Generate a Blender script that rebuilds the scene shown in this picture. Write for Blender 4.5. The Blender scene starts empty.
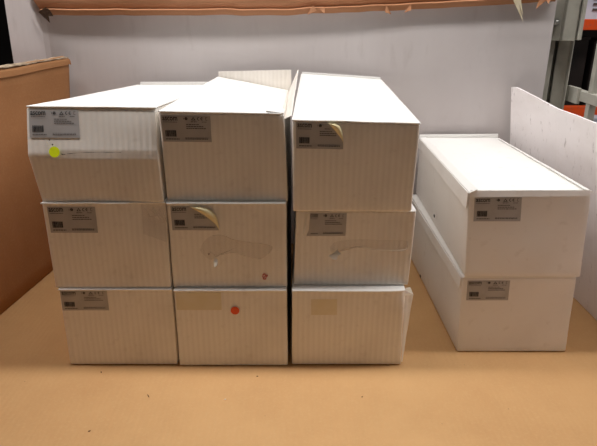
import bpy, bmesh, math, random
from mathutils import Vector, noise
C = bpy.context.scene
col = C.collection

# ------------------------------------------------------------------ camera, world, lights, exposure
PITCH = math.atan(.38)
cam = bpy.data.objects.new('camera', bpy.data.cameras.new('camera'))
cam.data.sensor_width = 36; cam.data.lens = 566/597*36
cam.data.clip_start = .01
cam.location = (0, 0, .548); cam.rotation_euler = (math.pi/2 - PITCH, 0, 0)
col.objects.link(cam); C.camera = cam

w = bpy.data.worlds.new('world'); C.world = w; w.use_nodes = True
w.node_tree.nodes['Background'].inputs[0].default_value = (1.0, .93, .86, 1)
w.node_tree.nodes['Background'].inputs[1].default_value = .06

def area(name, loc, rot, sx, sy, power, color):
    l = bpy.data.lights.new(name, 'AREA'); l.shape = 'RECTANGLE'; l.size = sx; l.size_y = sy
    l.energy = power; l.color = color
    o = bpy.data.objects.new(name, l); o.location = loc; o.rotation_euler = rot; col.objects.link(o); return o
area('ceiling_strip_light', (-.1, .845, 1.8), (0, 0, 0), 6.4, .15, 70, (1, .975, .96))
area('aisle_ceiling_light', (.6, -1.6, 3.2), (math.radians(-32), 0, 0), 1.6, .4, 3.5, (1, .95, .9))
area('left_fill_light', (-2.3, .90, 1.45), (0, math.radians(-68), 0), .25, .3, 11, (1, .97, .97))  # unseen fill lamp, added to brighten the right panel and box sides
area('right_fill_light', (2.3, .88, 1.9), (0, math.radians(60), 0), .25, .3, 4.5, (1, .97, .97))  # weaker unseen fill, added to lift the back panel's left fold
area('far_aisle_light', (2.2, 2.6, 2.8), (math.radians(40), 0, 0), 1.5, .4, 40, (1, .96, .92))

C.view_settings.view_transform = 'Standard'; C.view_settings.look = 'None'
C.view_settings.gamma = 1; C.view_settings.use_curve_mapping = False
C.view_settings.exposure = .0

# ------------------------------------------------------------------ materials
def lin(h):
    r = [int(h[i:i+2], 16)/255 for i in (0, 2, 4)]
    return tuple(c/12.92 if c <= .04045 else ((c+.055)/1.055)**2.4 for c in r) + (1,)
class M:
    def __init__(s, name, color, rough=.7, metal=0, spec=.3):
        s.m = bpy.data.materials.new(name); s.m.use_nodes = True
        s.n = s.m.node_tree.nodes; s.l = s.m.node_tree.links
        s.b = s.n['Principled BSDF']
        s.b.inputs['Base Color'].default_value = color if len(color) == 4 else (*color, 1)
        s.b.inputs['Roughness'].default_value = rough; s.b.inputs['Metallic'].default_value = metal
        s.b.inputs['Specular IOR Level'].default_value = spec
        s.tc = s.n.new('ShaderNodeTexCoord'); s.cur = None; s.col0 = s.b.inputs['Base Color'].default_value[:]
        s.h = None
    def tex(s, kind, scale, stretch=(1, 1, 1), **kw):
        mp = s.n.new('ShaderNodeMapping'); mp.inputs['Scale'].default_value = stretch
        s.l.new(s.tc.outputs['Object'], mp.inputs[0])
        t = s.n.new('ShaderNodeTex' + kind); s.l.new(mp.outputs[0], t.inputs['Vector']); t.inputs['Scale'].default_value = scale
        for k, v in kw.items():
            if k in t.inputs: t.inputs[k].default_value = v
            else: setattr(t, k, v)
        return t.outputs['Fac'] if kind != 'Voronoi' else t.outputs['Distance']
    def ramp(s, src, a, b, va=0, vb=1):
        r = s.n.new('ShaderNodeMapRange'); s.l.new(src, r.inputs[0])
        for i, v in enumerate((a, b, va, vb)): r.inputs[i+1].default_value = v
        return r.outputs[0]
    def mix(s, fac, color):
        x = s.n.new('ShaderNodeMix'); x.data_type = 'RGBA'
        s.l.new(fac, x.inputs[0])
        if s.cur is None: x.inputs[6].default_value = s.col0
        else: s.l.new(s.cur, x.inputs[6])
        x.inputs[7].default_value = color; s.cur = x.outputs[2]
        s.l.new(s.cur, s.b.inputs['Base Color']); return s
    def bump(s, src, strength, dist=.001):
        b = s.n.new('ShaderNodeBump'); b.inputs['Strength'].default_value = strength; b.inputs['Distance'].default_value = dist
        s.l.new(src, b.inputs['Height'])
        if s.h: s.l.new(s.h, b.inputs['Normal'])
        s.h = b.outputs[0]; s.l.new(s.h, s.b.inputs['Normal']); return s

def white_board(name, c, flute=True, dirt='8f7a66'):
    m = M(name, lin(c), .62, spec=.25)
    m.mix(m.ramp(m.tex('Noise', 9, Detail=4), .5, .85, 0, .25), lin(dirt))
    m.mix(m.ramp(m.tex('Noise', 60, Detail=3), .62, .8, 0, .18), lin('9c8a76'))
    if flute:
        m.mix(m.ramp(m.tex('Wave', 37, (1, .02, .02), bands_direction='X', Distortion=.6, Detail=1), .2, .9, 0, .07), lin('a89888'))  # darker flute stripes: shading of the ribs painted into the colour
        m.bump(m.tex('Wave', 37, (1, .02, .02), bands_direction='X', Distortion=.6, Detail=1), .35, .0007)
    m.bump(m.tex('Noise', 35, Detail=3), .25, .001)
    return m.m
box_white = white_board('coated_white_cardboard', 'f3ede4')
box_white_clean = white_board('smooth_white_cardboard', 'f0ece8', False, 'c0b4a8')
lid_white = white_board('white_lid_cardboard', 'f6f4f0', False, 'ece8e0')
m = M('raw_cream_board', lin('cfc3a8'), .8)
m.mix(m.ramp(m.tex('Noise', 40, Detail=4), .4, .7), lin('b7a988')); cream = m.m
m = M('torn_paper', lin('efe8d8'), .9); m.bump(m.tex('Noise', 200, Detail=3), .5); torn = m.m
m = M('yellowed_adhesive', lin('ece0b4'), .5); m.mix(m.ramp(m.tex('Noise', 60, Detail=3), .4, .7, 0, .5), lin('cdb980')); yellowed = m.m
m = M('old_adhesive_stain', lin('e2d6b8'), .5); m.mix(m.ramp(m.tex('Noise', 50, Detail=3), .35, .75), lin('e6dcc6')); stain = m.m

def brown_board(name, c, c2, flute_axis='X', fs=60, speck=True, bs=.25):
    m = M(name, lin(c), .78, spec=.2)
    m.mix(m.ramp(m.tex('Noise', 5, Detail=5, Roughness=.6), .35, .7), lin(c2))
    m.mix(m.ramp(m.tex('Noise', 260, Detail=2), .5, .85, 0, .35 if speck else .12), lin('d9b483'))
    st = {'X': (1, .03, .03), 'Y': (.03, 1, .03), 'Z': (.03, .03, 1)}[flute_axis]
    m.bump(m.tex('Wave', fs, st, bands_direction=flute_axis, Distortion=1.5, Detail=2), bs, .0006)
    if speck:
        m.mix(m.ramp(m.tex('Voronoi', 26, Randomness=1.0), .02, .012), lin('6a4a2c'))
    m.bump(m.tex('Noise', 24, Detail=4), .3, .002)
    return m.m
floor_board = brown_board('kraft_cardboard_sheet', 'd6aa76', 'cb9e6c', 'X', 36)
side_board = brown_board('kraft_cardboard_side', 'a87850', '9c6d47', 'Z', 50, False, .12)
m = M('torn_grey_brown', lin('8f7c68'), .9); m.mix(m.ramp(m.tex('Noise', 70, Detail=4), .4, .65), lin('b7a48a')); m.bump(m.tex('Noise', 150), .5); torn_brown = m.m
strip_board = brown_board('kraft_cardboard_edge', 'bf8a68', 'ad7955', 'Z', 40, False)
dark_board = brown_board('dark_kraft_cardboard', '3a2518', '2c1b12', 'Z', 40, False)

m = M('grey_white_panel', lin('cfc8c6'), .7, spec=.2)
m.mix(m.ramp(m.tex('Noise', 3, (1.6, 1, .35), Detail=4, Roughness=.55), .35, .7, 0, .8), lin('c4bbb9'))
m.mix(m.ramp(m.tex('Noise', 40, (1, 1, .3), Detail=4), .6, .85, 0, .3), lin('9a8d86'))
m.bump(m.tex('Wave', 22, (1, .02, .02), bands_direction='X', Distortion=.8, Detail=1), .08, .0006)
m.bump(m.tex('Noise', 8, Detail=3), .35, .004); back_white = m.m
m = M('scuffed_white_panel', lin('f2eceb'), .6, spec=.25)
m.mix(m.ramp(m.tex('Noise', 7, (1, .5, 1), Detail=5, Roughness=.6), .5, .75, 0, .5), lin('d2c6c0'))
m.mix(m.ramp(m.tex('Noise', 45, (1, 2.2, .7), Detail=4, Roughness=.7), .60, .72, 0, .6), lin('8d7f78'))
m.bump(m.tex('Noise', 14, Detail=4), .5, .003); right_white = m.m

def steel(name, c, rough=.45):
    m = M(name, lin(c), rough, spec=.4)
    m.mix(m.ramp(m.tex('Noise', 30, Detail=4), .5, .8, 0, .4), lin('6c675c'))
    m.bump(m.tex('Noise', 160, Detail=2), .08, .0005); return m.m
rack_grey = steel('grey_green_enamel', 'b0ada1')
orange = steel('orange_enamel', 'f0561c'); orange.node_tree.nodes
zinc = M('zinc', lin('a8a6a0'), .35, .8).m
m = M('label_silver', lin('b4b0ae'), .42, spec=.5); m.mix(m.ramp(m.tex('Noise', 45, Detail=3), .4, .8, 0, .4), lin('9c968f')); label_m = m.m
ink = M('black_ink', lin('120e0c'), .6).m
grey_ink = M('grey_ink', lin('5b5450'), .6).m
m = M('neon_yellow_sticker', lin('ecff1c'), .5); m.mix(m.ramp(m.tex('Noise', 80), .5, .8, 0, .2), lin('b8cc10')); neon = m.m
m = M('orange_red_sticker', lin('ee6030'), .5); m.mix(m.ramp(m.tex('Noise', 80), .5, .8, 0, .2), lin('c8441e')); red_dot = m.m
red_ink = M('red_ink', lin('b41a18'), .6).m
black_hole = M('hole_shadow_black', lin('15110e'), .9).m
def clear(name, a, tint):
    mt = bpy.data.materials.new(name); mt.use_nodes = True; n = mt.node_tree.nodes; l = mt.node_tree.links
    b = n['Principled BSDF']; b.inputs['Base Color'].default_value = lin(tint); b.inputs['Roughness'].default_value = .22
    t = n.new('ShaderNodeTexCoord'); nz = n.new('ShaderNodeTexNoise'); nz.inputs['Scale'].default_value = 70
    l.new(t.outputs['Object'], nz.inputs['Vector']); bp = n.new('ShaderNodeBump'); bp.inputs['Strength'].default_value = .6; bp.inputs['Distance'].default_value = .001
    l.new(nz.outputs[0], bp.inputs['Height']); l.new(bp.outputs[0], b.inputs['Normal'])
    b.inputs['Alpha'].default_value = a; return mt
tape = clear('clear_packing_tape', .10, 'c9b8a8'); tape_edge = clear('tape_residue_line', .75, 'efe6da')
dark_wall = M('dark_warehouse_wall', lin('241e1c'), .9); dark_wall.mix(dark_wall.ramp(dark_wall.tex('Noise', 2, Detail=3), .4, .7), lin('181312')); dark_wall = dark_wall.m
concrete = M('concrete_floor', lin('6a625a'), .7); concrete.mix(concrete.ramp(concrete.tex('Noise', 3, Detail=5), .4, .7), lin('565048')); concrete = concrete.m
m = M('blue_white_carton', lin('d6d8e4'), .6); m.mix(m.ramp(m.tex('Noise', 6, Detail=2), .5, .7, 0, .4), lin('a8acc4')); far_white = m.m
m = M('black_plastic_tote', lin('191614'), .5); m.mix(m.ramp(m.tex('Noise', 5, Detail=2), .4, .7), lin('2a2320')); tote = m.m

# ------------------------------------------------------------------ mesh helpers
def mesh_obj(name, verts, faces, mat, parent=None, origin=(0, 0, 0), smooth=False):
    me = bpy.data.meshes.new(name); o0 = Vector(origin)
    me.from_pydata([tuple(Vector(v) - o0) for v in verts], [], faces); me.update()
    bm = bmesh.new(); bm.from_mesh(me); bmesh.ops.recalc_face_normals(bm, faces=bm.faces); bm.to_mesh(me); bm.free()
    if mat: me.materials.append(mat)
    if smooth:
        for p in me.polygons: p.use_smooth = True
    o = bpy.data.objects.new(name, me); col.objects.link(o)
    if parent: o.parent = parent
    else: o.location = origin
    return o
def tag(o, label=None, cat=None, group=None, kind=None):
    for k, v in (('label', label), ('category', cat), ('group', group), ('kind', kind)):
        if v: o[k] = v
    return o
def thing(name, loc, label, cat, group=None):
    o = bpy.data.objects.new(name, None); o.location = loc; o.empty_display_size = .05; col.objects.link(o)
    return tag(o, label, cat, group)
def lattice(F, ni, nj, closed=False):
    V = [F(i/ni, j/nj) for j in range(nj+1) for i in range(ni+1)]
    Q = [(j*(ni+1)+i, j*(ni+1)+i+1, (j+1)*(ni+1)+i+1, (j+1)*(ni+1)+i) for j in range(nj) for i in range(ni)]
    return V, Q
def slab(F, ni, nj, th):
    """sheet following F(u,v)->(pos) thickened by th (vector or callable)"""
    V, Q = lattice(F, ni, nj); n = len(V)
    tf = th if callable(th) else (lambda u, v: Vector(th))
    W = [V[j*(ni+1)+i] + tf(i/ni, j/nj) for j in range(nj+1) for i in range(ni+1)]
    Q2 = [tuple(n+k for k in reversed(q)) for q in Q]
    S = []
    for i in range(ni):
        S.append((i, i+1, n+i+1, n+i)); a = nj*(ni+1)+i; S.append((a+1, a, n+a, n+a+1))
    for j in range(nj):
        a = j*(ni+1); b = a+ni+1; S.append((b, a, n+a, n+b)); a += ni; b += ni; S.append((a, b, n+b, n+a))
    return V+W, Q+Q2+S
def cuboid(x0, x1, y0, y1, z0, z1, r=.002):
    """rounded box verts/faces"""
    return rounded(lambda a, b, c: Vector((x0+(x1-x0)*a, y0+(y1-y0)*b, z0+(z1-z0)*c)), (x1-x0, y1-y0, z1-z0), r, (1, 1, 1))
def ticks(L, r, n):
    s = [0, r*.35, r] + [r + (L-2*r)*k/n for k in range(1, n)] + [L-r, L-r*.35, L]
    return s
def rounded(F, dims, r, seg):
    r = min(r, min(dims)*.49)
    T = [ticks(dims[k], r, seg[k]) for k in range(3)]
    idx = {}; V = []; Q = []
    def vid(i, j, k):
        key = (i, j, k)
        if key not in idx:
            p = Vector((T[0][i], T[1][j], T[2][k]))
            inn = Vector([min(max(p[a], r), dims[a]-r) for a in range(3)])
            d = p - inn
            if d.length > 1e-9:
                m_ = max(abs(x) for x in d)
                p = inn + d.normalized() * r * min(1, m_/r)
            idx[key] = len(V); V.append(F(p.x/dims[0], p.y/dims[1], p.z/dims[2]))
        return idx[key]
    N = [len(t)-1 for t in T]
    for ax in range(3):
        a, b = [x for x in range(3) if x != ax]
        for side in (0, N[ax]):
            for i in range(N[a]):
                for j in range(N[b]):
                    q = []
                    for di, dj in ((0, 0), (1, 0), (1, 1), (0, 1)):
                        k = [0, 0, 0]; k[ax] = side; k[a] = i+di; k[b] = j+dj; q.append(vid(*k))
                    Q.append(tuple(q))
    return V, Q
def poly_extrude(pts, th):
    n = len(pts); V = [Vector(p) for p in pts] + [Vector(p)+Vector(th) for p in pts]
    return V, [tuple(range(n)), tuple(reversed(range(n, 2*n)))] + [(i, (i+1) % n, n+(i+1) % n, n+i) for i in range(n)]
def join(*parts):
    V = []; F = []
    for v, f in parts:
        k = len(V); V += list(v); F += [tuple(i+k for i in q) for q in f]
    return V, F
_text = {}
def text_mesh(s, bold=.0):
    if (s, bold) in _text: return _text[(s, bold)]
    cu = bpy.data.curves.new('t', 'FONT'); cu.body = s; cu.size = 1; cu.offset = bold; cu.resolution_u = 2
    o = bpy.data.objects.new('t', cu); col.objects.link(o)
    bpy.context.view_layer.update()
    me = o.evaluated_get(bpy.context.evaluated_depsgraph_get()).to_mesh()
    V = [v.co.copy() for v in me.vertices]; Q = [tuple(p.vertices) for p in me.polygons]
    o.to_mesh_clear() if hasattr(o, 'to_mesh_clear') else None
    bpy.data.objects.remove(o); bpy.data.curves.remove(cu)
    x0 = min(v.x for v in V); x1 = max(v.x for v in V); y0 = min(v.y for v in V); y1 = max(v.y for v in V)
    V = [((v.x-x0)/(x1-x0), (v.y-y0)/(y1-y0)) for v in V]
    _text[(s, bold)] = (V, Q); return V, Q

# ------------------------------------------------------------------ setting
def struct(o): o['kind'] = 'structure'; return o
struct(mesh_obj('floor', *cuboid(-5, 6, -3, 8, -1.02, -.95, .002), concrete))
struct(mesh_obj('wall_back', *cuboid(-5, 6, 7.0, 7.1, -.95, 3.6, .002), dark_wall))

# cardboard liner of the shelf: one large kraft sheet with gentle waves
def liner(u, v):
    x = -.72 + 1.345*u; y = .30 + 1.012*v
    return Vector((x, y, -.0012 + .0006*noise.noise(Vector((x*5, y*5, 1)))))
sheet = tag(mesh_obj('cardboard_sheet', *slab(liner, 60, 48, (0, 0, -.005)), floor_board, smooth=False),
    'flat brown kraft cardboard sheet lining the shelf under all the white boxes', 'cardboard')

# white cardboard back panel, with its left end folded forwards
def backp(s, v):
    # s runs along the panel in metres from its left edge
    z = .0 + .60*v
    if s < .085:
        k = s/.085; x = -.607 + .055*k; y = 1.232 + .066*(k**.75)
        x += .012*(1-k)*v
    else:
        x = -.552 + (s-.085); y = 1.298
    y += .004*noise.noise(Vector((x*3, z*3, 2))) + .006*math.sin(x*4)*v*0
    if x > .50: y -= .0
    return Vector((x, y, z))
SB = .085 + .552 + .552
t = thing('cardboard_divider', (0, 1.298, 0), 'tall grey-white cardboard panel standing behind all the boxes, torn along its top', 'cardboard')
mesh_obj('sheet', *slab(lambda u, v: backp(u*SB, v), 90, 24, (0, .005, 0)), back_white, t, (0, 1.298, 0))
# ragged brown folded top edge of that panel
def strip(u, v, lay):
    x = -.548 + 1.09*u
    zb = .533 + .027*max(0, (u-.45)/.55)**1.2 + .0018*noise.noise(Vector((x*22, lay, 0))) + .0022*max(0, noise.noise(Vector((x*9, 5, lay))))
    prof = [(0, 1.284), (.006, 1.281), (.011, 1.279), (.014, 1.286), (.024, 1.280), (.032, 1.278), (.036, 1.283), (.06, 1.277), (.085, 1.276)]
    k = v*(len(prof)-1); i = min(int(k), len(prof)-2); f = k-i
    z = prof[i][0]*(1-f) + prof[i+1][0]*f; y = prof[i][1]*(1-f) + prof[i+1][1]*f
    return Vector((x + .03*(1-u)**8*(.3-v), y + .002*noise.noise(Vector((x*8, z*20, 3))), zb + z))
mesh_obj('torn_fold', *slab(lambda u, v: strip(u, v, 0), 160, 16, (0, .012, 0)), strip_board, t, (0, 1.298, 0))
random.seed(4)
def tear(x, z, L, ang, wd, mat, y=1.274):
    d = Vector((math.sin(ang), 0, -math.cos(ang))); n = Vector((math.cos(ang), 0, math.sin(ang)))
    pts = []
    K = 6
    for i in range(K+1):
        k = i/K; pts.append(Vector((x, y - .006*k*k, z)) + d*L*k + n*wd*(1-k)*.5*(1+.3*random.random()))
    for i in range(K, -1, -1):
        k = i/K; pts.append(Vector((x, y - .006*k*k, z)) + d*L*k - n*wd*(1-k)*.5*(1+.3*random.random()))
    return poly_extrude(pts, (0, .0015, 0))
frags = [(-.540, .545, .030, .5, .020), (-.532, .540, .018, 1.1, .014), (.035, .548, .022, -.9, .012), (.05, .548, .012, .4, .012),
         (.455, .565, .047, .42, .009), (.462, .568, .035, .30, .006), (.512, .566, .024, -.6, .012), (.524, .566, .010, -.2, .012), (.19, .545, .010, -1.0, .02), (.23, .548, .008, .9, .02),]
for i, (x, z, L, a, wd) in enumerate(frags):
    mesh_obj('torn_shred', *tear(x, z, L, a, wd, None), cream if i in (4, 5) else (strip_board if i > 1 else dark_board), t, (0, 1.298, 0))

# scuffed white panel on the right, bent like the side flap of a carton
def rightp(u, v):
    # u: 0 at the back, 1 near the viewer
    y = 1.285 - .80*u
    xb = .492 + .062*min(1, u/.34)**.8 + .01*u
    xt = .474 + .031*min(1, u/.22)**.8 + .030*max(0, u-.22)
    zt = .386 - .022*min(1, u/.22) - .004*u
    if u < .012: zt -= .003
    k = v
    x = xb*(1-k) + xt*k + .008*math.sin(k*math.pi)*(1-u)
    return Vector((x + .002*noise.noise(Vector((y*6, k*3, 0))), y, zt*k + .0005 + .0015*k*noise.noise(Vector((y*9, 0, 4)))))
tag(mesh_obj('cardboard_divider', *slab(rightp, 60, 16, (.005, 0, 0)), right_white),
    'scuffed white cardboard side panel leaning at the right of the pair of white boxes', 'cardboard')

# brown double-ply cardboard wall on the left
def leftp(off, dz, seed):
    def F(u, v):
        y = 1.283 - .78*u
        xb = -.535 - .036*min(1, u/.45)
        xt = -.490 - .060*u/.3 if u < .3 else -.550 - .02*(u-.3)
        bend = -.012*max(0, (1-u/.06))**2 if u < .06 else 0
        zt = .447 - .006*min(1, u/.27) + dz + .0022*noise.noise(Vector((y*14, seed, 0)))
        if u < .012: zt -= .004
        x = xb*(1-v) + xt*v + off + bend + .0015*noise.noise(Vector((y*4, v*3, seed)))
        return Vector((x, y, .0005 + (zt-.0005)*v))
    return F
t = thing('cardboard_divider', (-.56, .9, 0), 'brown kraft cardboard side wall with a folded double top edge at the far left', 'cardboard')
mesh_obj('inner_ply', *slab(leftp(0, 0, 1), 60, 14, (-.004, 0, 0)), side_board, t, (-.56, .9, 0), True)
mesh_obj('outer_ply', *slab(leftp(-.0075, .004, 7), 60, 14, (-.004, 0, 0)), side_board, t, (-.56, .9, 0), True)
def lip(u, v):
    p = leftp(.0012, 0, 1)(u, 1 - .034*(1-v)*(.8+.4*u))
    return p + Vector((.0035*(1-v)**.5 + .0004, 0, .0006))
mesh_obj('folded_lip', *slab(lip, 60, 4, (-.0012, 0, 0)), side_board, t, (-.56, .9, 0))
def torntop(u, v):
    y = 1.27 - .20*u; x = (-.490 - .060*(.016+u*.26)/.3) - .0035 - .010*v
    return Vector((x - .006*v, y, .4475 - .0055*min(1, u*.75) + .0025*noise.noise(Vector((y*60, v*6, 0))) + .002*v))
mesh_obj('torn_liner', *slab(torntop, 40, 6, (0, 0, .0015)), torn_brown, t, (-.56, .9, 0))

# ------------------------------------------------------------------ storage rack that carries the shelf
RK = (.6, 1.33, -.95)
t = thing('storage_rack', RK, 'grey enamelled steel rack frame rising behind the right end of the panels', 'rack')
def rp(name, geo, mat=rack_grey, par=None): return mesh_obj(name, *geo, mat, par or t, RK)
rp('post', join(cuboid(.586, .617, 1.338, 1.345, -.95, 1.0, .001), cuboid(.586, .589, 1.338, 1.40, -.95, 1.0, .001), cuboid(.614, .617, 1.325, 1.40, -.95, 1.0, .001),
     cuboid(.560, .576, 1.330, 1.337, -.95, 1.0, .0012), cuboid(.560, .563, 1.337, 1.40, -.95, 1.0, .001)))
rp('post_recess', cuboid(.576, .586, 1.39, 1.398, -.95, 1.0, .001), black_hole)
slots = [cuboid(.5745, .5835, 1.386, 1.3895, z, z+.02, .001) for z in [.30+.045*k for k in range(6)]]
br = rp('beam_bracket', join(cuboid(.556, .580, 1.318, 1.322, .480, .66, .001), cuboid(.578, .608, 1.305, 1.309, .480, .66, .0012), cuboid(.578, .581, 1.305, 1.322, .480, .66, .001),
     cuboid(.605, .608, 1.305, 1.33, .480, .66, .001), cuboid(.6115, .619, 1.300, 1.33, .482, .66, .0015)))
def disc(cx, cy, cz, r, y1, n=20, dome=0):
    V = [Vector((cx, cy-dome, cz))]; 
    for rr, yy in ((r*.6, cy-dome*.8), (r, cy), (r, y1)):
        V += [Vector((cx+rr*math.cos(2*math.pi*i/n), yy, cz+rr*math.sin(2*math.pi*i/n))) for i in range(n)]
    F = [(0, 1+i, 1+(i+1) % n) for i in range(n)]
    for s in range(2): F += [(1+s*n+i, 1+s*n+(i+1) % n, 1+(s+1)*n+(i+1) % n, 1+(s+1)*n+i) for i in range(n)]
    F.append(tuple(1+2*n+i for i in range(n)))
    return V, F
mesh_obj('bolt', *join(disc(.5635, 1.3150, .518, .0090, 1.318, 28), disc(.5635, 1.309, .518, .0058, 1.3150, 6, .0015)), zinc, br, RK)
rp('brace', join(cuboid(.632, .650, .85, 1.34, .352, .374, .001), cuboid(.626, .634, 1.29, 1.345, .345, .38, .001)))
rp('brace_post', join(cuboid(.6345, .650, 1.246, 1.262, .30, 1.0, .001)))
rp('shelf_deck', cuboid(-.76, .64, .26, 1.42, -.03, -.0082, .001))
for x in (-.80, ): rp('post', join(cuboid(x-.015, x+.015, 1.39, 1.395, -.95, 1.0, .001), cuboid(x-.015, x-.012, 1.36, 1.39, -.95, 1.0, .001)))
for y in (.262, ): rp('shelf_beam', cuboid(-.76, .64, .245, .259, -.08, -.004, .001), orange)

# ------------------------------------------------------------------ white boxes
def lerp(a, b, k): return a + (b-a)*k
class Box:
    def __init__(s, px, Yb, label, group, name='cardboard_box', seed=0, prof=None, dent=None, lid_sag=0, mat=None, seg=(22, 10, 16), xprof=None):
        s.xprof = xprof or (lambda u, v: 0.0)
        """px: front TL,TR,BR,BL world (x,y,z); Yb: back corners TL,TR,BR,BL world"""
        s.f = [Vector(p) for p in px]; s.b = [Vector(p) for p in Yb]
        s.prof = prof or (lambda u, v: 0.0); s.seed = seed; s.dent = dent
        base = (s.f[3]+s.f[2]+s.b[3]+s.b[2])/4; s.o = base
        s.t = thing(name, base, label, 'box', group)
        s.W = (s.f[1]-s.f[0]).length; s.H = (s.f[0]-s.f[3]).length; s.D = (s.b[0]-s.f[0]).length
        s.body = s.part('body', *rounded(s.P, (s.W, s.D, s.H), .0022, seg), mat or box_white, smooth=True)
    def P(s, a, b, c):
        f = lerp(lerp(s.f[3], s.f[2], a), lerp(s.f[0], s.f[1], a), c)
        k = lerp(lerp(s.b[3], s.b[2], a), lerp(s.b[0], s.b[1], a), c)
        p = lerp(f, k, b)
        wf = max(0, 1-b*3)
        y = s.prof(a, c)
        e = min(a, 1-a, c, 1-c)*6; e = min(1, max(0, e))
        q = Vector((p.x*16, p.y*6, p.z*16+s.seed*7.3))
        y += -.0012*e*noise.noise(q)
        if s.dent: y += s.dent(a, c)
        sx = .0007*noise.noise(q + Vector((9, 0, 0)))*min(1, 6*c*(1-c)+.0)
        return p + Vector((sx + wf*s.xprof(a, c), wf*y, -.0004))
    def F(s, u, v, off=.0005):
        e = .004
        p = s.P(u, 0, v); du = s.P(min(1, u+e), 0, v) - s.P(max(0, u-e), 0, v); dv = s.P(u, 0, min(1, v+e)) - s.P(u, 0, max(0, v-e))
        n = du.cross(dv).normalized()
        if n.y > 0: n = -n
        return p + n*off
    def part(s, name, V, Q, mat, parent=None, smooth=False):
        return mesh_obj(name, V, Q, mat, parent or s.t, s.o, smooth)
    # rectangle on the front face in metres from the top-left corner
    def uv(s, x, y): return x/s.W, 1 - y/s.H
    def patch(s, name, x0, y0, x1, y1, mat, off=.0007, umin=None, umax=None, n=14, parent=None, shape=None):
        def G(u, v):
            a = umin(v) if umin else 0; b = umax(v) if umax else 1
            x = x0 + (x1-x0)*(a + (b-a)*u); y = y1 + (y0-y1)*v
            return s.F(*s.uv(x, y), off)
        V, Q = slab(G, n, n, (0, .0003, 0)); return s.part(name, V, Q, mat, parent)
    def raised(s, V2, Q, off, k=.7):
        y0 = min(y for x, y in V2); return [s.F(*s.uv(x, y), off + k*(y-y0)) for x, y in V2], Q
    def flatpoly(s, V2, Q, off):   # V2 in metres from top-left
        return [s.F(*s.uv(x, y), off) for x, y in V2], Q
    def label(s, x0, y0, w=.070, h=.0375, umin=None, umax=None, full=True, tilt=0, off=.0007, skip_logo=False):
        lab = s.patch('label', x0, y0, x0+w, y0+h, label_m, off, umin, umax)
        lab['label'] = 'silver-grey printed product label'
        o2 = off+.0004
        lo = lambda v: (umin(v) if umin else 0)+.01
        hi = lambda v: (umax(v) if umax else 1)-.01
        def put(V2, Q):
            V2 = [(x0+w*a, y0+h*(1-b)) for a, b in V2]; return s.flatpoly(V2, Q, o2)
        def ok(a0, b0, a1, b1): return all(lo(b) <= a0 and a1 <= hi(b) for b in (b0, b1))
        def rect(a0, b0, a1, b1): return ([(a0, b0), (a1, b0), (a1, b1), (a0, b1)], [(0, 1, 2, 3)])
        if umin:
            V, Q = text_mesh('com', .012); s.part('logo_lettering', *put([(.15+.18*a, .81+.145*b) for a, b in V], Q), ink, lab)
        elif not skip_logo and ok(.04, .82, .30, .97):
            V, Q = text_mesh('ascom', .012); s.part('logo_lettering', *put([(.03+.30*a, .81+.145*b) for a, b in V], Q), ink, lab)
        rnd = random.Random(3); bars = []; a = .06
        while a < .27:
            bw = rnd.choice((.006, .010, .014)); bars.append(put(*rect(a, .20, a+bw, .44))); a += bw+rnd.choice((.005, .008))
        if ok(.06, .2, .28, .44): s.part('barcode', *join(*bars), ink, lab)
        lines = []
        for a0, a1, b, hh in ((.04, .33, .745, .02), (.06, .34, .09, .035), (.50, .76, .66, .028), (.50, .85, .585, .028), (.50, .90, .51, .03), (.46, .93, .10, .032), (.46, .93, .155, .015), (.60, .72, .765, .025), (.82, .92, .765, .02)):
            a = a0
            while a < a1-.01:
                ww = rnd.uniform(.02, .06)
                if ok(a, b, min(a+ww, a1), b+hh): lines.append(put(*rect(a, b, min(a+ww, a1), b+hh)))
                a += ww + .008
        if lines: s.part('fine_print', *join(*lines), grey_ink, lab)
        sy = []
        def circ(ca, cb, r0, r1, n=14, a_=0, b_=2*math.pi):
            V2 = []; 
            for i in range(n+1):
                th = a_+(b_-a_)*i/n
                V2 += [(ca+r0*math.cos(th)*h/w, cb+r0*math.sin(th)), (ca+r1*math.cos(th)*h/w, cb+r1*math.sin(th))]
            return V2, [(2*i, 2*i+1, 2*i+3, 2*i+2) for i in range(n)]
        if ok(.45, .84, .56, .96): sy += [put(*circ(.51, .895, .03, .055)), put(*circ(.51, .895, 0, .022)), put(*rect(.455, .86, .462, .93))]
        if ok(.60, .82, .70, .97): sy += [put(*rect(.61, .835, .70, .855)), put([(.61, .835), (.655, .955), (.665, .955), (.625, .835)], [(0, 1, 2, 3)]), put([(.70, .835), (.655, .955), (.645, .955), (.685, .835)], [(0, 1, 2, 3)])]
        if ok(.73, .82, .86, .97):
            sy += [put(*circ(.765, .895, .040, .06, 12, math.pi*.4, math.pi*1.6)), put(*circ(.835, .895, .040, .06, 12, math.pi*.4, math.pi*1.6)), put(*rect(.81, .887, .845, .903))]
        if ok(.9, .84, .95, .96): sy += [put(*rect(.905, .84, .94, .852)), put(*rect(.905, .945, .94, .957)), put(*rect(.905, .84, .912, .957))]
        if sy: s.part('certification_marks', *join(*sy), ink, lab)
        return lab
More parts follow.
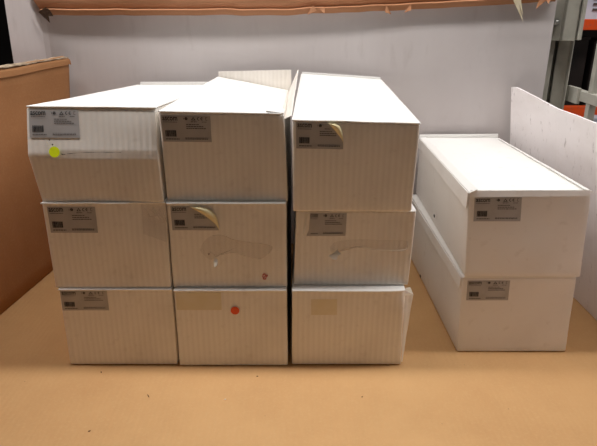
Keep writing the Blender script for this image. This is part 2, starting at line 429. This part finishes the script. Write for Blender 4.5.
    def lid(s, z=.0022, front=.0015, sagb=0, l=.0012, r=.0012, b1=1.0):
        def G(a, b, c):
            p = s.P(-l/s.W + (1+(l+r)/s.W)*a, 0 + b*b1, 1)
            base = lerp(lerp(s.f[0], s.f[1], a), lerp(s.b[0], s.b[1], a), b*b1)
            base.y += max(0, 1-b*3)*(s.prof(a, 1) + (s.dent(a, 1) if s.dent else 0)) - front*(1-b)
            base.x += (-l*(1-a) + r*a)
            return base + Vector((0, 0, .0002 + z*c - sagb*math.sin(math.pi*b)*math.sin(math.pi*a) + .0006*noise.noise(Vector((a*4, b*6, s.seed)))))
        return s.part('lid', *rounded(G, (s.W, s.D, z), .001, (16, 14, 1)), lid_white, smooth=True)
    def dot(s, x, y, r, mat, name='round_sticker', label=None, tilt=None):
        n = 28; V2 = [(x, y)] + [(x+r*math.cos(2*math.pi*i/n), y+r*math.sin(2*math.pi*i/n)) for i in range(n)]
        q = [(0, 1+i, 1+(i+1) % n) for i in range(n)]
        if tilt is None: V3, q = s.flatpoly(V2, q, .0012)
        else:
            e = .003; A = s.F(*s.uv(x, tilt), .0012); c0 = s.F(*s.uv(x, y), .0016)
            ax = (s.F(*s.uv(x+e, tilt), .0012) - A)/e; ay = (s.F(*s.uv(x, tilt+e), .0012) - A)/e
            V3 = [c0 + ax*(p-x) + ay*(t_-y) for p, t_ in V2]
        o = s.part(name, V3, q, mat)
        if label: o['label'] = label
        return o
    def hole(s, a, c, b, r=.0028):
        pass

def back(front, xs, Y, dz=(0, 0, 0, 0)):
    TL, TR, BR, BL = front
    return [(xs[0], Y, TL[2]+dz[0]), (xs[1], Y, TR[2]+dz[1]), (xs[1], Y, BR[2]+dz[2]), (xs[0], Y, BL[2]+dz[3])]
G9 = 'boxes of the three by three stack'; G2 = 'boxes of the pair on the right'
Z0 = .0004
# --- bottom row
f = [(-.3744, .790, .1366), (-.1978, .790, .1366), (-.1985, .787, Z0), (-.3755, .787, Z0)]
c1t3 = Box(f, back(f, (-.372, -.196), 1.24), 'white labelled box at the bottom left of the three-wide stack', G9, seed=1)
f = [(-.1945, .787, .1366), (-.0185, .787, .1366), (-.0175, .784, Z0), (-.1948, .784, Z0)]
c2t3 = Box(f, back(f, (-.193, -.017), 1.24), 'white box with a small round orange-red sticker, bottom middle of the stack', G9, seed=2)
f = [(-.0101, .783, .1378), (.1658, .783, .1372), (.1680, .787, Z0), (-.0108, .787, Z0)]
c3t3 = Box(f, back(f, (-.008, .172), 1.24, (0, 0, 0, 0)), 'white box with a crumpled corner flap, bottom right of the three-wide stack', G9, seed=3,
           dent=lambda a, c: .004*max(0, a-.9)*10*max(0, c-.85)*6)
# --- middle row
def crush(a, c):
    k = max(0, 1-((1-a)**2*9+(1-c)**2*6))
    return k*(.005 + .004*noise.noise(Vector((a*30, c*22, 4))))
f = [(-.3792, .7915, .2780), (-.1968, .7915, .2780), (-.1990, .7895, .1398), (-.3790, .7895, .1398)]
c1t2 = Box(f, back(f, (-.376, -.194), 1.245), 'white box with crinkled taped corner, left end of the stack middle row', G9, seed=4, dent=crush)
f = [(-.1950, .792, .2776), (-.0184, .792, .2776), (-.0180, .792, .1398), (-.1957, .792, .1398)]
c2t2 = Box(f, back(f, (-.193, -.016), 1.245), 'white centre box of the stack with half-peeled label and red scribble', G9, seed=5)
f = [(-.0037, .797, .2640), (.1765, .797, .2626), (.1722, .797, .1410), (-.0080, .797, .1410)]
c3t2 = Box(f, back(f, (-.004, .174), 1.25, (0, 0, 0, 0)), 'white box with tape strip and torn patch, right end of the middle row', G9, seed=6)
# --- top row
def crease(a, v):
    k = .53
    return (.0158*(v-k)/(1-k) if v > k else .003*(k-v)/k) + (.0012*math.exp(-((v-k)/.012)**2) if a > .2 else 0)
f = [(-.3835, .788, .4170), (-.2015, .788, .4150), (-.1985, .788, .2806), (-.3780, .788, .2808)]
c1t1 = Box(f, [(-.347, 1.24, .3915), (-.186, 1.24, .3915), (-.190, 1.24, .2806), (-.356, 1.24, .2808)],
           'white creased box with a round neon yellow sticker, top left of the stack', G9, seed=7, prof=crease, xprof=lambda a, v: -.0055*(1-a)**3*max(0, 1-abs(v-.53)/.5), seg=(24, 10, 30))
f = [(-.1955, .792, .4120), (-.0202, .792, .4085), (-.0160, .796, .2800), (-.1945, .796, .2800)]
c2t1 = Box(f, [(-.174, 1.25, .4080), (-.019, 1.25, .3790), (-.017, 1.25, .2800), (-.176, 1.25, .2800)],
           'white box with its lid sunk in and flaps standing up, top middle of the stack', G9, seed=8)
f = [(-.0090, .784, .4015), (.1691, .784, .3965), (.1675, .790, .2666), (-.0081, .790, .2666)]
c3t1 = Box(f, [(.006, 1.25, .4140), (.178, 1.25, .4015), (.177, 1.25, .2666), (.004, 1.25, .2666)],
           'white box with a curling label corner, top right of the three-wide stack', G9, seed=9)
# --- pair on the right
f = [(.2665, .829, .1372), (.4525, .829, .1376), (.4560, .825, Z0), (.2700, .825, Z0)]
rb = Box(f, [(.2610, 1.262, .1385), (.452, 1.262, .1385), (.452, 1.262, Z0), (.262, 1.262, Z0)],
         'smooth white box lying on the cardboard sheet, lower one of the pair at the right', G2, seed=10, mat=box_white_clean)
f = [(.2615, .830, .2815), (.4505, .830, .2825), (.4560, .825, .1412), (.2690, .825, .1412)]
rt = Box(f, [(.276, 1.270, .2700), (.454, 1.270, .2700), (.454, 1.270, .1412), (.276, 1.270, .1412)],
         'smooth white box with a raised lid rim, upper one of the pair at the right', G2, seed=11, mat=box_white_clean)

for b in (c1t3, c2t3, c1t2, c2t2): b.lid(z=.0022, front=.0045, l=0.0, r=0.0)
c3t3.lid(z=.0024, front=.0045, l=0, r=0)
c3t2.lid(z=.0016, front=.0004, l=0, r=0)
c1t1.lid(z=.0022, front=.001, l=.0, r=.0)
c2t1.lid(z=.0022, front=.001, l=.0, r=-.004)
c3t1.lid(z=.0022, front=.001, l=.0005, r=.0012)
rb.lid(z=.0018, front=.0004, l=.0, r=.0)
rt.lid(z=.0020, front=.0010, l=-.012, r=-.004)

def plate(b, name, pts, th, mat, n=(12, 4), wob=.0008):
    """quad plate from 4 corners (a,b,c,d) thickened by vector"""
    a, bb, c, d = [Vector(p) for p in pts]
    def F(u, v):
        p = lerp(lerp(a, bb, u), lerp(d, c, u), v)
        return p + Vector((noise.noise(p*30), noise.noise(p*30+Vector((5, 5, 5))), 0))*wob
    return b.part(name, *slab(F, n[0], n[1], th), mat)
# c1t1 back rim
plate(c1t1, 'back_flap', [(-.345, 1.246, .372), (-.186, 1.246, .372), (-.186, 1.250, .3985), (-.341, 1.250, .3985)], (0, .003, 0), lid_white)
# c2t1 back wall and side flap standing above the sunk lid
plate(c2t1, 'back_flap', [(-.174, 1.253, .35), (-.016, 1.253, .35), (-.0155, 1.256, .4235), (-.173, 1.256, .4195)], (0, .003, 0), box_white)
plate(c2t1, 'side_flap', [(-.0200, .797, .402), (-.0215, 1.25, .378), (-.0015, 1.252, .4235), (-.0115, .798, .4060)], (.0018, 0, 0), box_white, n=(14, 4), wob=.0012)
plate(c2t1, 'corner_lift', [(-.045, .793, .4125), (-.021, .793, .4095), (-.0205, .830, .4085), (-.045, .845, .4115)], (0, 0, .0016), lid_white, n=(6, 6), wob=.002)
# c3t1 back rim
plate(c3t1, 'back_flap', [(.008, 1.252, .400), (.178, 1.252, .388), (.177, 1.255, .4078), (.0075, 1.255, .4190)], (0, .003, 0), lid_white)
# c3t3 flared side flap
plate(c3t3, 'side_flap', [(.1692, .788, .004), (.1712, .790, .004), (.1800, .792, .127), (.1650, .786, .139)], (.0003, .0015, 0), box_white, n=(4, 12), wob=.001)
plate(c3t3, 'corner_flap', [(.1645, .785, .128), (.1800, .792, .126), (.1745, .793, .1385), (.1665, .787, .1400)], (.0003, .0012, .0), torn, n=(5, 5), wob=.0012)
# rt rims
plate(rt, 'side_rim', [(.2620, .826, .2815), (.2755, 1.268, .2700), (.2860, 1.262, .2735), (.2740, .828, .2865)], (.0, 0, .0022), lid_white, n=(20, 3))
plate(rt, 'side_flap', [(.2602, .826, .2580), (.2748, 1.268, .250), (.2752, 1.268, .2715), (.2608, .826, .2835)], (-.0014, 0, 0), box_white_clean, n=(20, 3))
plate(rt, 'back_flap', [(.277, 1.273, .250), (.456, 1.273, .250), (.455, 1.277, .2795), (.276, 1.277, .2775)], (0, .003, 0), lid_white)
plate(rt, 'side_rim', [(.4515, .830, .2835), (.4560, 1.268, .2705), (.4470, 1.262, .2735), (.4405, .832, .2865)], (0, 0, .0012), lid_white, n=(20, 3))
plate(rt, 'front_rim', [(.2625, .8285, .2760), (.4480, .8285, .2775), (.4478, .8300, .2870), (.2640, .8300, .2862)], (0, -.0009, 0), box_white_clean)
# rb: lid edge strip showing along its left side, and finger holes
plate(rb, 'side_flap', [(.2655, .830, .118), (.2600, 1.260, .118), (.2602, 1.260, .1388), (.2660, .830, .1376)], (-.0016, 0, 0), box_white_clean, n=(20, 3))
def side_hole(b, y, z, x, s=.0035):
    V = [(x, y+s*math.cos(a*math.pi/5)*1.3, z+s*.8*math.sin(a*math.pi/5)*(1+.3*math.sin(a*3))) for a in range(10)]
    o = b.part('tab_hole', *poly_extrude([Vector(v) for v in V], (-.0008, 0, 0)), black_hole)
side_hole(rt, 1.045, .166, .2672); side_hole(rb, 1.095, .010, .2618)

# labels (offsets from the top-left corner of each front, metres)
def ux_(v): return 1.0
c1t1.label(.004, .003, .069, .0375)
c2t1.label(.003, .0035, .069, .0375)
pe = lambda v: 1.0 if v < .25 else 1.0 - .33*((v-.25)/.75)**1.3
c3t1.label(.0055, .0010, .0665, .0375, umax=pe)
c1t2.label(.007, .0045, .071, .0410)
pe2 = lambda v: 1.0 - .10*v - .51*v**1.8
c2t2.label(.0055, .0035, .070, .0380, umax=pe2)
lo2 = lambda v: .10*(1-abs(v-.25)) + .12*v
c3t2.label(.0120, .0020, .064, .0370, umin=lo2)
c1t3.label(.0015, .0015, .073, .0345)
rt.label(.0095, .0065, .073, .0385)
rb.label(.0090, .0040, .069, .0355)
def curl(b, x0, y0, w, h, mat, fx, name='peeled_corner'):
    """curled-back paper bounded left by fx(v) and right by straight edge"""
    def G(u, v):
        a = fx(v); x = x0 + w*(a + (1.0-a)*u*(.35+.65*(1-v)**.3)); y = y0 + h*(1-v)
        return b.F(*b.uv(x, y), .0012 + .006*math.sin(u*math.pi*.9)*min(1, (1-a)*3))
    o = b.part(name, *slab(G, 10, 14, (0, .0003, 0)), mat, smooth=True); o['label'] = 'curled yellowed label corner'
curl(c3t1, .0055, .0010, .0665, .0375, yellowed, pe)
curl(c2t2, .0055, .0035, .070, .0380, yellowed, pe2)
# narrow torn sliver by the c3t2 label
c3t2.part('torn_sliver', *c3t2.raised([(.0135, .004), (.0185, .003), (.0150, .020), (.0125, .034), (.0115, .033), (.0118, .018)], [(0, 1, 2, 3, 4, 5)], .0018, .3), torn)
# stickers and stains
c1t1.dot(.0370, .0600, .0075, neon, tilt=.045, label='round neon yellow sticker')
c2t3.dot(.0945, .0345, .0068, red_dot, label='round orange-red sticker')
o = c2t3.patch('adhesive_mark', .003, .003, .0735, .0335, stain); o['label'] = 'yellowed patch where a label was'
o = c3t3.patch('adhesive_mark', .030, .014, .070, .042, stain); o['label'] = 'faint tan patch where a label was'
def ribbon(b, pts, wd, mat, name, off=.0010, label=None):
    L = []; R = []
    for i, (x, y) in enumerate(pts):
        x2, y2 = pts[min(i+1, len(pts)-1)]; x1, y1 = pts[max(i-1, 0)]
        dx, dy = x2-x1, y2-y1; n = math.hypot(dx, dy) or 1
        k = wd*(.6+.4*math.sin(i*1.7)); L.append((x-dy/n*k, y+dx/n*k)); R.append((x+dy/n*k, y-dx/n*k))
    N = len(pts); V3 = []
    for side, other in ((L, R), (R, L)):
        for p, q in zip(side, other): V3.append(b.F(*b.uv(*p), off + (.0011 if mat is tape_edge and p[1] > q[1] else 0)))
    o = b.part(name, V3, [(i, i+1, N+i+1, N+i) for i in range(N-1)], mat)
    if label: o['label'] = label
def smooth_pts(P, n=6):
    out = []
    for i in range(len(P)-1):
        p0 = P[max(i-1, 0)]; p1 = P[i]; p2 = P[i+1]; p3 = P[min(i+2, len(P)-1)]
        for k in range(n):
            t_ = k/n
            out.append(tuple(.5*(2*p1[j]+(p2[j]-p0[j])*t_+(2*p0[j]-5*p1[j]+4*p2[j]-p3[j])*t_*t_+(3*p1[j]-p0[j]-3*p2[j]+p3[j])*t_**3) for j in (0, 1)))
    return out + [P[-1]]
# scale on the fronts: about .00149 m per photo pixel
def tape_patch(b, P, parent=None):
    S = smooth_pts(P + [P[0]], 5)[:-1]; cx = sum(p[0] for p in S)/len(S); cy = sum(p[1] for p in S)/len(S)
    o = b.part('clear_tape', *b.flatpoly([(cx, cy)] + S, [(0, 1+i, 1+(i+1) % len(S)) for i in range(len(S))], .0006), tape); o['label'] = 'glossy crumpled clear tape'
tp = [(.045, .075), (.052, .060), (.065, .050), (.080, .049), (.095, .056), (.115, .060), (.140, .063), (.155, .069), (.148, .080), (.138, .088), (.120, .085), (.095, .078), (.072, .082), (.060, .090)]
tape_patch(c2t2, tp)
ribbon(c2t2, smooth_pts(tp[2:9]), .0004, tape_edge, 'tape_edge_residue'); ribbon(c2t2, smooth_pts(tp[9:13]+[(.060, .076)]), .0004, tape_edge, 'tape_edge_residue', .0011)
c2t2.part('torn_patch', *c2t2.raised([(.067, .084), (.070, .086), (.073, .090), (.071, .096), (.0675, .098), (.0665, .090)], [(0, 1, 2, 3, 4, 5)], .0013), torn)
ribbon(c2t2, [(.0575, .079), (.0585, .082), (.0595, .079)], .0008, M('brown_mark', lin('6b4632'), .8).m, 'brown_mark')
ribbon(c2t2, smooth_pts([(.139, .119), (.141, .114), (.1435, .115), (.1435, .118), (.140, .121), (.143, .123), (.147, .115)]), .0011, red_ink, 'red_scribble', label='small red pen scribble')
tq = [(.053, .058), (.060, .050), (.075, .046), (.105, .044), (.135, .045), (.160, .045), (.172, .048), (.170, .060), (.150, .062), (.125, .061), (.105, .058), (.090, .057), (.072, .062), (.058, .068)]
tape_patch(c3t2, tq)
ribbon(c3t2, smooth_pts(tq[6:13]), .0005, tape_edge, 'tape_edge_residue')
c3t2.part('torn_patch', *c3t2.raised([(.0515, .068), (.060, .064), (.068, .058), (.0665, .063), (.0715, .066), (.066, .069), (.064, .074), (.057, .073)], [tuple(range(8))], .0013), torn)
# crinkled clear tape at the crushed corner of the box
def corner_tape(u, v): return c1t2.F(.80 + .19*u, .66 + .33*v - .10*u*(1-v), .0012 + .0012*noise.noise(Vector((u*9, v*5, 1))))
o = c1t2.part('clear_tape', *lattice(corner_tape, 18, 18), tape); o['label'] = 'crinkled clear tape over the corner'
random.seed(9)
for k in range(7):
    x = .150+.004*k; ribbon(c1t2, [(x+random.uniform(-.002, .002), .006+.003*random.random()), (x+.004, .014+.004*random.random()), (x+.010, .020+.012*random.random())], .0005, tape_edge, 'tape_wrinkle', .0024)
# small scuffs round the neon sticker
ribbon(c1t1, [(.026, .045), (.030, .052), (.034, .056)], .0010, torn, 'torn_mark'); ribbon(c1t1, [(.030, .043), (.0315, .044)], .0010, black_hole, 'ink_mark')
ribbon(c1t1, [(.034, .0495), (.0355, .0505)], .0012, black_hole, 'ink_mark', .0012); ribbon(c1t1, [(.046, .0625), (.0485, .0635), (.0515, .0630)], .0007, black_hole, 'ink_mark', .0012)
ribbon(c1t1, smooth_pts([(.054, .0622), (.08, .0605), (.11, .0605), (.13, .0602)], 4), .0003, grey_ink, 'crease_line', .0011)
# small bits on the liner
scuff = M('dark_scuff', lin('5d4026'), .9).m
def scuff_mark(x, y, L, ang, mat, wd=.2):
    d = Vector((math.cos(ang), math.sin(ang), 0)); n = Vector((-d.y, d.x, 0)); c = Vector((x, y, -.0006))
    mesh_obj('scuff_mark', *poly_extrude([c-d*L, c-d*L*.2+n*L*wd, c+d*L, c+d*L*.1-n*L*wd], (0, 0, .0007)), mat, sheet)
for a in ((-.3178, .7668, .0022, 2.2, scuff, .5), (-.2270, .7070, .0045, -1.0, scuff, .16), (-.1100, .6990, .0018, .3, torn, .5), (-.2900, .6310, .0020, .8, scuff, .5), (-.0655, .7560, .0016, .2, scuff, .6), (.0960, .7050, .0014, .9, scuff, .6)):
    scuff_mark(*a)

# ------------------------------------------------------------------ far rack, seen through the gap on the right
R2 = (2.6, 4.1, -.95)
t = thing('storage_rack', R2, 'distant rack with orange beams, seen through the gap at the right edge', 'rack')
def r2(name, geo, mat): return mesh_obj(name, *geo, mat, t, R2)
r2('shelf_beam', cuboid(1.2, 3.9, 4.0, 4.06, .409, .478, .004), orange)
r2('shelf_beam', cuboid(1.2, 3.9, 4.0, 4.06, -.175, -.098, .004), orange)
for x in (1.16, 3.94): r2('post', join(cuboid(x-.04, x+.04, 3.98, 3.995, -.95, 1.6, .003), cuboid(x-.04, x-.035, 3.98, 4.06, -.95, 1.6, .002), cuboid(x+.035, x+.04, 3.98, 4.06, -.95, 1.6, .002)), rack_grey)
r2('shelf_deck', cuboid(1.2, 3.9, 4.06, 4.9, .44, .46, .003), rack_grey)
r2('shelf_deck', cuboid(1.2, 3.9, 4.06, 4.9, -.14, -.12, .003), rack_grey)
def carton(name, x0, x1, y0, y1, z0, z1, mat, label, cat, grp=None, lid=True):
    q = thing(name, ((x0+x1)/2, (y0+y1)/2, z0), label, cat, grp); org = q.location[:]
    mesh_obj('body', *cuboid(x0, x1, y0, y1, z0, z1-.02, .006), mat, q, org)
    mesh_obj('lid', *cuboid(x0-.006, x1+.006, y0-.006, y1+.006, z1-.0195, z1, .004), mat, q, org)
    return q
carton('carton', 1.72, 1.885, 4.10, 4.6, .462, .80, far_white, 'plain white carton on the distant orange beam, left of the striped one', 'box')
q = carton('carton', 1.91, 2.5, 4.10, 4.6, .462, .86, far_white, 'white carton with dark printed lines on the distant orange beam, at the photo edge', 'box')
mesh_obj('printed_panel', *join(*[cuboid(1.99, 2.2, 4.093, 4.0955, .53+.035*k, .545+.035*k, .0008) for k in range(6)]), grey_ink, q, q.location[:])
carton('storage_tote', 1.30, 2.02, 4.12, 4.7, -.118, .36, tote, 'black bin in the dark bay of the distant rack', 'bin')
carton('storage_tote', 2.06, 2.75, 4.12, 4.7, -.118, .33, tote, 'second black bin in the distant dark bay, nearer the photo edge', 'bin')
t2 = carton('carton', 2.02, 2.5, 3.88, 3.96, -.95, -.15, far_white, 'pale carton standing low in front of the distant rack', 'box')

# keep only Empties with children; parents' transforms
bpy.context.view_layer.update()
